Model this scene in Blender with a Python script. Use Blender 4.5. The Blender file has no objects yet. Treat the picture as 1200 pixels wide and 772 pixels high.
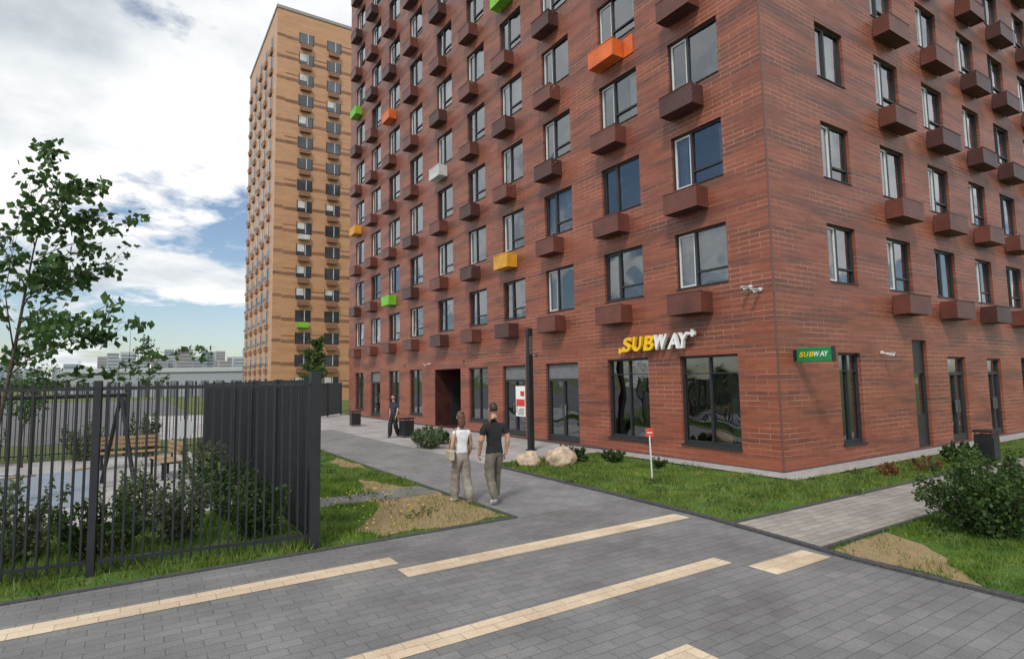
import bpy, bmesh, math, random
import numpy as np
from mathutils import Vector, Matrix, Quaternion
random.seed(7); np.random.seed(7)
S=bpy.context.scene
COL=S.collection
S.view_settings.view_transform='Standard'; S.view_settings.look='None'
S.view_settings.exposure=0; S.view_settings.gamma=1

# ------------------------------------------------------------------ helpers
def link(o,parent=None):
    COL.objects.link(o)
    if parent: o.parent=parent
    return o
def empty(name,loc=(0,0,0),rot=0):
    e=bpy.data.objects.new(name,None); e.empty_display_size=.3
    e.location=loc; e.rotation_euler=(0,0,rot); return link(e)
class MB:
    def __init__(s): s.v=[];s.f=[];s.m=[]
    def quad(s,a,b,c,d,m=0):
        n=len(s.v); s.v+=[tuple(a),tuple(b),tuple(c),tuple(d)]; s.f.append((n,n+1,n+2,n+3)); s.m.append(m)
    def box(s,x0,x1,y0,y1,z0,z1,m=0):
        if x0>x1:x0,x1=x1,x0
        if y0>y1:y0,y1=y1,y0
        n=len(s.v)
        s.v+=[(x0,y0,z0),(x1,y0,z0),(x1,y1,z0),(x0,y1,z0),(x0,y0,z1),(x1,y0,z1),(x1,y1,z1),(x0,y1,z1)]
        for q in ((0,3,2,1),(4,5,6,7),(0,1,5,4),(1,2,6,5),(2,3,7,6),(3,0,4,7)):
            s.f.append(tuple(n+i for i in q)); s.m.append(m)
    def tube(s,pts,rad,seg=8,m=0,cap=True):
        pts=[Vector(p) for p in pts]; n0=len(s.v)
        ref=None
        for i,p in enumerate(pts):
            t=(pts[min(i+1,len(pts)-1)]-pts[max(i-1,0)]).normalized()
            if ref is None:
                a=Vector((0,0,1)) if abs(t.z)<.9 else Vector((1,0,0))
                ref=t.cross(a).normalized()
            ref=(ref-t*ref.dot(t)).normalized(); b=t.cross(ref)
            for k in range(seg):
                an=2*math.pi*k/seg
                s.v.append(tuple(p+(ref*math.cos(an)+b*math.sin(an))*rad[i]))
        for i in range(len(pts)-1):
            for k in range(seg):
                a=n0+i*seg+k; b2=n0+i*seg+(k+1)%seg
                s.f.append((a,b2,b2+seg,a+seg)); s.m.append(m)
        if cap:
            s.f.append(tuple(n0+k for k in reversed(range(seg)))); s.m.append(m)
            l=n0+(len(pts)-1)*seg
            s.f.append(tuple(l+k for k in range(seg))); s.m.append(m)
    def obj(s,name,mats,parent=None,smooth=False,bevel=0):
        me=bpy.data.meshes.new(name); me.from_pydata(s.v,[],s.f)
        for m in mats: me.materials.append(m)
        me.polygons.foreach_set('material_index',s.m)
        if smooth: me.polygons.foreach_set('use_smooth',[True]*len(s.f))
        me.update()
        o=bpy.data.objects.new(name,me); link(o,parent)
        if bevel:
            b=o.modifiers.new('b','BEVEL'); b.width=bevel; b.segments=2; b.limit_method='ANGLE'
        return o

def N(nt,t,**k):
    n=nt.nodes.new(t)
    for a,b in k.items(): setattr(n,a,b)
    return n
def newmat(name):
    m=bpy.data.materials.new(name); m.use_nodes=True
    nt=m.node_tree; b=nt.nodes['Principled BSDF']; return m,nt,b
def rgb(c): return (c[0],c[1],c[2],1)
def ramp(nt,fac,stops):
    r=N(nt,'ShaderNodeValToRGB'); e=r.color_ramp.elements
    while len(e)<len(stops): e.new(.5)
    for i,(p,c) in enumerate(stops): e[i].position=p; e[i].color=rgb(c)
    nt.links.new(fac,r.inputs[0]); return r.outputs[0]
def mixc(nt,fac,a,b,mode='MIX'):
    n=N(nt,'ShaderNodeMix',data_type='RGBA',blend_type=mode)
    for i,v in ((0,fac),(6,a),(7,b)):
        if hasattr(v,'is_linked'): nt.links.new(v,n.inputs[i])
        else: n.inputs[i].default_value=v if i==0 else rgb(v)
    return n.outputs[2]
def noise(nt,vec,scale,detail=4,rough=.5):
    n=N(nt,'ShaderNodeTexNoise'); n.inputs['Scale'].default_value=scale
    n.inputs['Detail'].default_value=detail; n.inputs['Roughness'].default_value=rough
    if vec is not None: nt.links.new(vec,n.inputs['Vector'])
    return n.outputs['Fac']
def mapping(nt,vec,scale=(1,1,1),loc=(0,0,0)):
    m=N(nt,'ShaderNodeMapping'); m.inputs['Scale'].default_value=scale; m.inputs['Location'].default_value=loc
    nt.links.new(vec,m.inputs['Vector']); return m.outputs[0]
def bump(nt,b,h,strength=.3,dist=.02):
    n=N(nt,'ShaderNodeBump'); n.inputs['Strength'].default_value=strength; n.inputs['Distance'].default_value=dist
    nt.links.new(h,n.inputs['Height']); nt.links.new(n.outputs[0],b.inputs['Normal'])
def simple(name,c,rough=.6,metal=0,var=.15,scale=6,spec=.5):
    m,nt,b=newmat(name)
    tc=N(nt,'ShaderNodeNewGeometry').outputs['Position']
    nz=noise(nt,tc,scale,3,.6)
    c0=tuple(max(0,x*(1-var)) for x in c); c1=tuple(x*(1+var) for x in c)
    nt.links.new(ramp(nt,nz,[(.3,c0),(.7,c1)]),b.inputs['Base Color'])
    b.inputs['Roughness'].default_value=rough; b.inputs['Metallic'].default_value=metal
    b.inputs['Specular IOR Level'].default_value=spec
    return m

def facade_mat(name,cols,dark,mortar,row=.14,bw=.6,bandscale=1.2,mort=.012,bandmix=.75,off=.5,bandlo=.44,bandhi=.58,zfade=None):
    m,nt,b=newmat(name)
    g=N(nt,'ShaderNodeNewGeometry').outputs['Position']
    sp=N(nt,'ShaderNodeSeparateXYZ'); nt.links.new(g,sp.inputs[0])
    ad=N(nt,'ShaderNodeMath',operation='ADD'); nt.links.new(sp.outputs[0],ad.inputs[0]); nt.links.new(sp.outputs[1],ad.inputs[1])
    cb=N(nt,'ShaderNodeCombineXYZ'); nt.links.new(ad.outputs[0],cb.inputs[0]); nt.links.new(sp.outputs[2],cb.inputs[1])
    v=cb.outputs[0]
    br=N(nt,'ShaderNodeTexBrick'); nt.links.new(v,br.inputs['Vector']); br.offset=off
    for k,x in (('Scale',1),('Brick Width',bw),('Row Height',row),('Mortar Size',mort),('Mortar Smooth',.3),('Bias',0)): br.inputs[k].default_value=x
    br.inputs['Color1'].default_value=rgb(cols[0]); br.inputs['Color2'].default_value=rgb(cols[1]); br.inputs['Mortar'].default_value=rgb(cols[0])
    st=noise(nt,mapping(nt,v,(.12,bandscale,1)),1.6,5,.72)
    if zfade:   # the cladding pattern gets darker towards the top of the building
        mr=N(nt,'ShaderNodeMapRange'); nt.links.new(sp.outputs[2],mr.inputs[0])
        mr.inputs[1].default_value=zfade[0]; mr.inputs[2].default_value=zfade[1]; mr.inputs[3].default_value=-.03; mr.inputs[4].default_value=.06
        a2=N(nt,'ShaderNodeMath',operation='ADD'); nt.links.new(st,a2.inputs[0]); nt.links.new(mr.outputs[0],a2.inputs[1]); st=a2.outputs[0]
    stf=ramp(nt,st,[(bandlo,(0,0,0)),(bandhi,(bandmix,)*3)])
    c=mixc(nt,stf,br.outputs['Color'],dark)
    fine=noise(nt,mapping(nt,v,(1,2,1)),7,4,.7)
    c=mixc(nt,.4,c,ramp(nt,fine,[(.3,(.38,.38,.38)),(.7,(.64,.64,.64))]),'OVERLAY')
    mz=noise(nt,mapping(nt,v,(.35,1.5,1)),1.1,3)
    mc=mixc(nt,ramp(nt,mz,[(.38,(.10,)*3),(.62,(1,1,1))]),dark,mortar)
    c=mixc(nt,br.outputs['Fac'],c,mc)
    nt.links.new(c,b.inputs['Base Color'])
    b.inputs['Roughness'].default_value=.45
    inv=N(nt,'ShaderNodeMath',operation='SUBTRACT'); inv.inputs[0].default_value=1; nt.links.new(br.outputs['Fac'],inv.inputs[1])
    bump(nt,b,inv.outputs[0],.3,.01)
    return m

def paver_mat(name,c1,c2,mort,bw=.4,rh=.2,msz=.006,rot=0,stain=.5):
    m,nt,b=newmat(name)
    g=N(nt,'ShaderNodeNewGeometry').outputs['Position']
    mp=N(nt,'ShaderNodeMapping'); mp.inputs['Rotation'].default_value=(0,0,rot); nt.links.new(g,mp.inputs['Vector'])
    v=mp.outputs[0]
    br=N(nt,'ShaderNodeTexBrick'); nt.links.new(v,br.inputs['Vector'])
    for k,x in (('Scale',1),('Brick Width',bw),('Row Height',rh),('Mortar Size',msz),('Mortar Smooth',.4)): br.inputs[k].default_value=x
    br.inputs['Color1'].default_value=rgb(c1); br.inputs['Color2'].default_value=rgb(c2); br.inputs['Mortar'].default_value=rgb(mort)
    c=br.outputs['Color']
    s1=noise(nt,g,.8,6,.65)
    c=mixc(nt,stain,c,ramp(nt,s1,[(.3,(.30,.30,.305)),(.5,(.5,.5,.5)),(.7,(.70,.695,.68))]),'OVERLAY')
    s2=noise(nt,g,45,3,.7)
    c=mixc(nt,.4,c,ramp(nt,s2,[(.3,(.25,.25,.25)),(.7,(.75,.75,.75))]),'OVERLAY')
    nt.links.new(c,b.inputs['Base Color'])
    r=ramp(nt,s1,[(.3,(.5,)*3),(.7,(.85,)*3)]); nt.links.new(r,b.inputs['Roughness'])
    b.inputs['Specular IOR Level'].default_value=.4
    inv=N(nt,'ShaderNodeMath',operation='SUBTRACT'); inv.inputs[0].default_value=1; nt.links.new(br.outputs['Fac'],inv.inputs[1])
    bump(nt,b,inv.outputs[0],.35,.005)
    return m

def ground_mat(name,stops,scale=2.5,bs=.6):
    m,nt,b=newmat(name)
    g=N(nt,'ShaderNodeNewGeometry').outputs['Position']
    a=noise(nt,g,scale,6,.65); f=noise(nt,g,45,3,.7)
    c=ramp(nt,a,stops)
    c=mixc(nt,.6,c,ramp(nt,f,[(.25,(.2,.2,.2)),(.75,(.8,.8,.8))]),'OVERLAY')
    nt.links.new(c,b.inputs['Base Color']); b.inputs['Roughness'].default_value=.95
    b.inputs['Specular IOR Level'].default_value=.2
    bump(nt,b,f,bs,.03)
    return m

def leaf_mat(name,ca,cb,scale=14,trans=.35,big=1.6,bm=.6):
    m,nt,b=newmat(name)
    g=N(nt,'ShaderNodeNewGeometry').outputs['Position']
    a=noise(nt,g,scale,1); d=noise(nt,g,big,2)
    c=ramp(nt,a,[(.3,ca),(.7,cb)])
    c=mixc(nt,bm,c,ramp(nt,d,[(.3,(.27,.30,.3)),(.7,(.74,.7,.65))]),'OVERLAY')
    nt.links.new(c,b.inputs['Base Color']); b.inputs['Roughness'].default_value=.5
    b.inputs['Specular IOR Level'].default_value=.35
    t=N(nt,'ShaderNodeBsdfTranslucent'); nt.links.new(c,t.inputs[0])
    mx=N(nt,'ShaderNodeMixShader'); mx.inputs[0].default_value=trans
    out=nt.nodes['Material Output']
    nt.links.new(b.outputs[0],mx.inputs[1]); nt.links.new(t.outputs[0],mx.inputs[2]); nt.links.new(mx.outputs[0],out.inputs[0])
    return m

def glass_mat(name,tint=(.75,.8,.8),base=.10,ior=1.55):
    m=bpy.data.materials.new(name); m.use_nodes=True; nt=m.node_tree
    nt.nodes.remove(nt.nodes['Principled BSDF']); out=nt.nodes['Material Output']
    fr=N(nt,'ShaderNodeFresnel'); fr.inputs['IOR'].default_value=ior
    ad=N(nt,'ShaderNodeMath',operation='MULTIPLY_ADD'); ad.use_clamp=True
    nt.links.new(fr.outputs[0],ad.inputs[0]); ad.inputs[1].default_value=1.8; ad.inputs[2].default_value=base
    g=N(nt,'ShaderNodeBsdfGlossy'); g.inputs['Roughness'].default_value=.02; g.inputs['Color'].default_value=(.9,.94,.98,1)
    t=N(nt,'ShaderNodeBsdfTransparent'); t.inputs[0].default_value=rgb(tint)
    geo=N(nt,'ShaderNodeNewGeometry').outputs['Position']
    nz=noise(nt,geo,1.1,1); bp=N(nt,'ShaderNodeBump'); bp.inputs['Strength'].default_value=.3; bp.inputs['Distance'].default_value=.06
    nt.links.new(nz,bp.inputs['Height']); nt.links.new(bp.outputs[0],g.inputs['Normal'])
    mx=N(nt,'ShaderNodeMixShader'); nt.links.new(ad.outputs[0],mx.inputs[0]); nt.links.new(t.outputs[0],mx.inputs[1]); nt.links.new(g.outputs[0],mx.inputs[2])
    nt.links.new(mx.outputs[0],out.inputs[0]); return m

# ------------------------------------------------------------------ materials
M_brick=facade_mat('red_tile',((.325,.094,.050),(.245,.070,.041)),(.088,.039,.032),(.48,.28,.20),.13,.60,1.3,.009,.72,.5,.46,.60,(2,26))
M_frame=simple('window_frame_dark',(.028,.030,.034),.45)
M_white=simple('window_frame_white',(.68,.69,.70),.4,var=.05)
M_glass=glass_mat('window_glass',(.75,.8,.8),.10)
M_shopglass=glass_mat('shop_glass',(.42,.50,.47),.16)
M_room=simple('room_dark',(.05,.048,.045),.9,var=.5,scale=.7)
M_curt=simple('curtain_light',(.62,.60,.57),.9,var=.2,scale=3)
M_curt2=simple('curtain_grey',(.28,.29,.31),.9,var=.3,scale=3)
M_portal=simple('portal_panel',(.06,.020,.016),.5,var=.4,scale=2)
M_shopin=simple('shop_interior',(.16,.15,.14),.8,var=.6,scale=1.1)
def box_mat(name,c):
    m,nt,b=newmat(name)
    g=N(nt,'ShaderNodeNewGeometry').outputs['Position']
    sp=N(nt,'ShaderNodeSeparateXYZ'); nt.links.new(g,sp.inputs[0])
    mu=N(nt,'ShaderNodeMath',operation='MULTIPLY'); mu.inputs[1].default_value=2*math.pi/.06; nt.links.new(sp.outputs[2],mu.inputs[0])
    sn=N(nt,'ShaderNodeMath',operation='SINE'); nt.links.new(mu.outputs[0],sn.inputs[0])
    nz=noise(nt,g,1.2,4,.6)
    col=ramp(nt,nz,[(.3,tuple(x*.66 for x in c)),(.7,tuple(x*1.2 for x in c))])
    nt.links.new(col,b.inputs['Base Color']); b.inputs['Roughness'].default_value=.4
    bump(nt,b,sn.outputs[0],.5,.01); return m
M_box=box_mat('basket_brown',(.155,.050,.036)); M_boxd=box_mat('basket_dark',(.080,.031,.028))
M_green=box_mat('basket_green',(.20,.58,.03)); M_orange=box_mat('basket_orange',(.80,.16,.03))
M_yellow=box_mat('basket_yellow',(.78,.38,.03)); M_bwhite=box_mat('basket_white',(.65,.67,.67))
M_metal=simple('dark_metal',(.022,.024,.027),.42,.2)
M_fence=simple('fence_paint',(.024,.027,.033),.4,.1)
M_plaza=paver_mat('plaza_pavers',(.165,.165,.168),(.20,.20,.202),(.095,.095,.098),.3,.15,.005,0,.6)
M_path=paver_mat('path_pavers',(.19,.192,.198),(.23,.23,.236),(.12,.12,.122),.3,.15,.005,math.pi/2)
M_side=paver_mat('side_pavers',(.27,.25,.23),(.34,.315,.29),(.14,.13,.12),.3,.15,.007)
M_far=paver_mat('forecourt_pavers',(.33,.32,.32),(.40,.39,.385),(.18,.18,.18),.6,.3,.008)
M_beige=paver_mat('beige_pavers',(.54,.43,.31),(.66,.53,.39),(.33,.27,.2),.35,.175,.005,0,.5)
M_kerb=simple('kerb_dark',(.06,.06,.065),.8,var=.35,scale=20)
M_conc=simple('concrete_light',(.34,.33,.32),.85,var=.2,scale=5)
M_asph=simple('asphalt',(.11,.11,.115),.9,var=.25,scale=1)
M_grassg=ground_mat('lawn_soil',[(.3,(.045,.09,.016)),(.55,(.085,.16,.03)),(.75,(.17,.16,.06))])
M_field=ground_mat('field_grass',[(.3,(.07,.11,.03)),(.7,(.14,.16,.06))],.15)
M_soil=ground_mat('bare_soil',[(.3,(.25,.175,.095)),(.55,(.33,.24,.14)),(.75,(.17,.18,.06))],2.2)
M_blade=leaf_mat('grass_blades',(.065,.135,.018),(.19,.28,.045),3,.3,.9,.85)
M_bladed=leaf_mat('grass_dry',(.32,.28,.11),(.22,.25,.07),7,.3)
M_leaf=leaf_mat('young_leaf',(.03,.075,.02),(.085,.17,.045),5)
M_leafd=leaf_mat('shrub_leaf',(.022,.055,.016),(.085,.15,.035),9)
M_leafg=leaf_mat('shrub_leaf_grey',(.08,.12,.06),(.18,.23,.12),9)
M_leafr=leaf_mat('barberry_leaf',(.17,.07,.035),(.26,.15,.06),9)
M_bark=simple('bark',(.10,.08,.06),.9,var=.4,scale=25)
M_stone=simple('boulder_stone',(.50,.38,.28),.85,var=.35,scale=7)

# ------------------------------------------------------------------ ground
def sheet(name,poly,z,mat,parent=None):
    me=bpy.data.meshes.new(name); me.from_pydata([(x,y,z) for x,y in poly],[],[tuple(range(len(poly)))])
    me.materials.append(mat); me.update()
    if me.polygons[0].normal.z<0: me.flip_normals()
    return link(bpy.data.objects.new(name,me),parent)
sheet('ground',[(-3000,-3000),(3000,-3000),(3000,3000),(-3000,3000)],-.02,M_field)
sheet('plaza_pavement',[(-40,-30),(-5.0,-30),(-5.3,-4.25),(-4.94,-1.86),(-4.80,.12),(-40,.12)],0,M_plaza)
sheet('footpath',[(-7.43,.12),(-4.80,.12),(-4.66,5.6),(-4.66,21),(-7.43,21)],.002,M_path)
sheet('forecourt_pavement',[(-4.66,5.9),(0,5.9),(0,40),(-12,44),(-12,21),(-4.66,21)],-.004,M_far)
sheet('side_path',[(-4.98,-2.25),(30,-2.45),(30,-3.7),(-5.2,-3.75)],.0,M_side)
sheet('building_apron_pavement',[(-.75,-.75),(30,-.75),(30,0),(0,0),(0,5.9),(-.75,5.9)],.03,M_conc)
b=MB()
strips=[(-10.1,-5.15,-1.6,-1.25),(-20,-6.6,-3.47,-3.2),(-22,-10.0,-1.05,-.72),(-6.55,-5.4,-4.05,-3.66),(-20,-8.8,-5.05,-4.65)]
for x0,x1,y0,y1 in strips: b.quad((x0,y0,.004),(x1,y0,.004),(x1,y1,.004),(x0,y1,.004))
b.obj('beige_paving_strips',[M_beige])
def kerb(name,pts,w=.1,h=.03,mat=M_kerb,z0=-.015):
    b=MB()
    for (x0,y0),(x1,y1) in zip(pts[:-1],pts[1:]):
        d=Vector((x1-x0,y1-y0,0)); L=d.length; d/=L; n=Vector((-d.y,d.x,0))*w/2
        k=max(1,int(L/1.0))
        for i in range(k):
            a=Vector((x0,y0,0))+d*(L*i/k+.004); e=Vector((x0,y0,0))+d*(L*(i+1)/k-.004)
            q=[a-n,e-n,e+n,a+n]; n0=len(b.v)
            hh=h+random.uniform(-.003,.003)
            b.v+=[(p.x,p.y,z0) for p in q]+[(p.x,p.y,hh) for p in q]
            for f in ((0,1,5,4),(1,2,6,5),(2,3,7,6),(3,0,4,7),(4,5,6,7)): b.f.append(tuple(n0+i2 for i2 in f)); b.m.append(0)
    return b.obj(name,[mat])
kerb('path_kerb',[(-4.66,5.6),(-4.80,1.0),(-4.94,-1.86),(-5.28,-4.25),(-5.34,-9)],.11,.035)
kerb('path_kerb',[(-7.45,21),(-7.45,.12)],.07,.02)
kerb('path_kerb',[(-7.45,.14),(-20,.14)],.08,.02)
kerb('path_kerb',[(-4.9,-2.22),(30,-2.42)],.07,.02)
kerb('path_kerb',[(-5.2,-3.78),(30,-3.74)],.07,.02)

def inpoly(x,y,poly):
    r=np.zeros(len(x),bool); n=len(poly)
    for i in range(n):
        x1,y1=poly[i]; x2,y2=poly[(i+1)%n]
        c=((y1>y)!=(y2>y))
        xi=(x2-x1)*(y-y1)/(y2-y1+1e-12)+x1
        r^=c&(x<xi)
    return r
def blades(name,poly,dens,h,mat,z=.0,excl=[],w=.008):
    xs=[p[0] for p in poly]; ys=[p[1] for p in poly]
    A=(max(xs)-min(xs))*(max(ys)-min(ys)); n=int(A*dens)
    x=np.random.uniform(min(xs),max(xs),n); y=np.random.uniform(min(ys),max(ys),n)
    k=inpoly(x,y,poly)
    for e in excl: k&=~(inpoly(x,y,e)&(np.random.rand(n)<.93))
    cl=np.sin(x*3.1+np.sin(y*2.3)*2)*np.sin(y*2.7+np.sin(x*1.9)*2)
    k&=(np.random.rand(n)<.66+.45*cl)
    x=x[k];y=y[k];cl=cl[k];n=len(x)
    hh=h*np.random.uniform(.45,1.25,n)*(1+.45*cl); a=np.random.uniform(0,2*np.pi,n); la=np.random.uniform(0,2*np.pi,n); le=np.random.uniform(.1,.8,n)*hh
    ww=w*np.random.uniform(.7,1.5,n)
    V=np.zeros((n,3,3)); V[:,0]=np.stack([x-np.cos(a)*ww,y-np.sin(a)*ww,np.full(n,z)],1)
    V[:,1]=np.stack([x+np.cos(a)*ww,y+np.sin(a)*ww,np.full(n,z)],1)
    V[:,2]=np.stack([x+np.cos(la)*le,y+np.sin(la)*le,z+hh],1)
    return trimesh(name,V.reshape(-1,3),3,mat)
def trimesh(name,V,k,mat,parent=None):
    n=len(V)//k
    me=bpy.data.meshes.new(name); me.vertices.add(len(V)); me.vertices.foreach_set('co',V.astype(np.float32).ravel())
    me.loops.add(n*k); me.loops.foreach_set('vertex_index',np.arange(n*k,dtype=np.int32))
    me.polygons.add(n); me.polygons.foreach_set('loop_start',np.arange(0,n*k,k,dtype=np.int32))
    me.update(calc_edges=True); me.materials.append(mat)
    return link(bpy.data.objects.new(name,me),parent)
def wobble(poly,amp=.12,step=.35,seed=1):
    r=random.Random(seed); out=[]
    for i in range(len(poly)):
        a=Vector(poly[i]); c=Vector(poly[(i+1)%len(poly)]); L=(c-a).length; k=max(1,int(L/step)); n=Vector((-(c-a).y,(c-a).x)).normalized()
        for j in range(k):
            p=a+(c-a)*j/k+n*r.uniform(-amp,amp); out.append((p.x,p.y))
    return out
lawnR=[(-4.60,5.6),(-4.74,1.0),(-4.88,-1.86),(-4.9,-2.18),(14,-2.28),(14,-.78),(-.78,-.78),(-.78,5.8),(-2.6,5.9)]
lawnL=[(-7.5,.2),(-7.5,20.5),(-10.5,20.5),(-10.7,.3),(-10.7,.2)]
lawnE=[(-5.26,-3.85),(-5.32,-5),(-5.34,-9),(6,-9),(6,-3.82)]
sheet('lawn_soil',lawnR,.008,M_grassg); sheet('lawn_soil',lawnL,.008,M_grassg)
sheet('lawn_soil',[(-10.72,.2),(-20,.2),(-20,4),(-10.72,4)],.006,M_grassg); sheet('lawn_soil',lawnE,.008,M_grassg)
dirt=wobble([(-7.55,.3),(-7.55,3.2),(-8.4,5.6),(-8.7,3.9),(-9.1,2.2),(-10.0,.9),(-9.7,.3)],.1,.3,3)
dirt2=wobble([(-5.2,-3.95),(-3.6,-3.95),(-4.2,-4.7),(-5.2,-5.6)],.08,.25,5)
dirt3=wobble([(-7.55,7),(-7.6,10),(-8.1,9),(-8.0,7.6)],.1,.3,6)
for d in (dirt,dirt2,dirt3): sheet('bare_soil_patch',d,.014,M_soil)
sheet('gravel_path',wobble([(-7.55,2.9),(-7.6,3.9),(-10.6,3.7),(-10.6,2.9)],.05,.4,9),.018,M_plaza)
gp=[(-7.5,2.85),(-7.5,3.9),(-10.6,3.7),(-10.6,2.9)]
blades('lawn_grass',lawnR,1150,.07,M_blade)
blades('lawn_grass',lawnL,900,.085,M_blade,excl=[dirt,dirt3,gp])
blades('lawn_grass',[(-10.72,.2),(-17,.2),(-17,3.5),(-10.72,3.5)],800,.12,M_blade)
blades('lawn_grass',[(-5.26,-3.85),(-5.32,-7),(2,-7),(2,-3.82)],1400,.075,M_blade,excl=[dirt2])
blades('dry_grass',lawnR,220,.08,M_bladed); blades('dry_grass',dirt,420,.05,M_bladed); blades('dry_grass',dirt2,550,.05,M_bladed)
blades('dry_grass',[(-10.72,.2),(-17,.2),(-17,1.2),(-10.72,1.2)],150,.12,M_bladed)
b=MB()
for i in range(46):
    x=random.uniform(-9.9,-8.4); y=random.uniform(.5,3.6); h=random.uniform(.07,.14)
    b.tube([(x,y,0),(x,y,h)],[.002,.002],4,1); b.tube([(x,y,h),(x,y,h+.012),(x,y,h+.02)],[.006,.018,.010],7,0)
b.obj('dandelion_flowers',[simple('dandelion_yellow',(.75,.55,.02)),M_blade])

# ------------------------------------------------------------------ red tiled building
bl=empty('red_tiled_apartment_building')
LY=33.3; RX=30.5; NR=12; FH=2.85; Z0=4.76; Z1=6.36; TOP=Z0+FH*NR+1.3
Lc=[(1.26,2.99),(4.27,6.01),(7.6,9.26),(10.66,12.30),(13.67,15.30),(16.88,18.6),(20.45,22.2),(23.73,25.5),(26.95,28.7),(30.15,31.9)]
Rc=[(2.55,3.98),(5.79,7.28),(8.96,10.50),(12.21,13.67),(15.1,16.65),(18.3,19.8),(21.5,23.0),(24.7,26.2),(27.9,29.4)]
Gl=[(1.1,3.0,.45,2.88,'w'),(4.2,6.0,.42,2.9,'w'),(7.5,9.4,.06,2.88,'d'),(10.75,12.45,.06,2.88,'d'),(13.65,15.4,.5,2.87,'w'),(16.2,19.0,.05,2.88,'p'),(20.6,22.3,.5,2.95,'w'),(23.8,25.5,.5,2.95,'w'),(26.95,28.7,.1,2.95,'d'),(30.1,31.9,.5,2.95,'w')]
Gr=[(2.70,3.83,.46,2.88,'w'),(6.9,7.86,.06,3.32,'t'),(9.3,10.68,.06,2.82,'d'),(12.5,13.75,.06,2.78,'d'),(15.8,17.2,.46,2.85,'w'),(19,21,.46,2.85,'w'),(24,26,.46,2.85,'w')]
def P(side,u,o,z): return (-o,u,z) if side=='L' else (u,-o,z)
def pbox(b,side,u0,u1,o0,o1,z0,z1,m=0):
    if side=='L': b.box(-o1,-o0,u0,u1,z0,z1,m)
    else: b.box(u0,u1,-o1,-o0,z0,z1,m)
walls=MB(); frames=MB(); panes=MB(); inner=MB()
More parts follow.
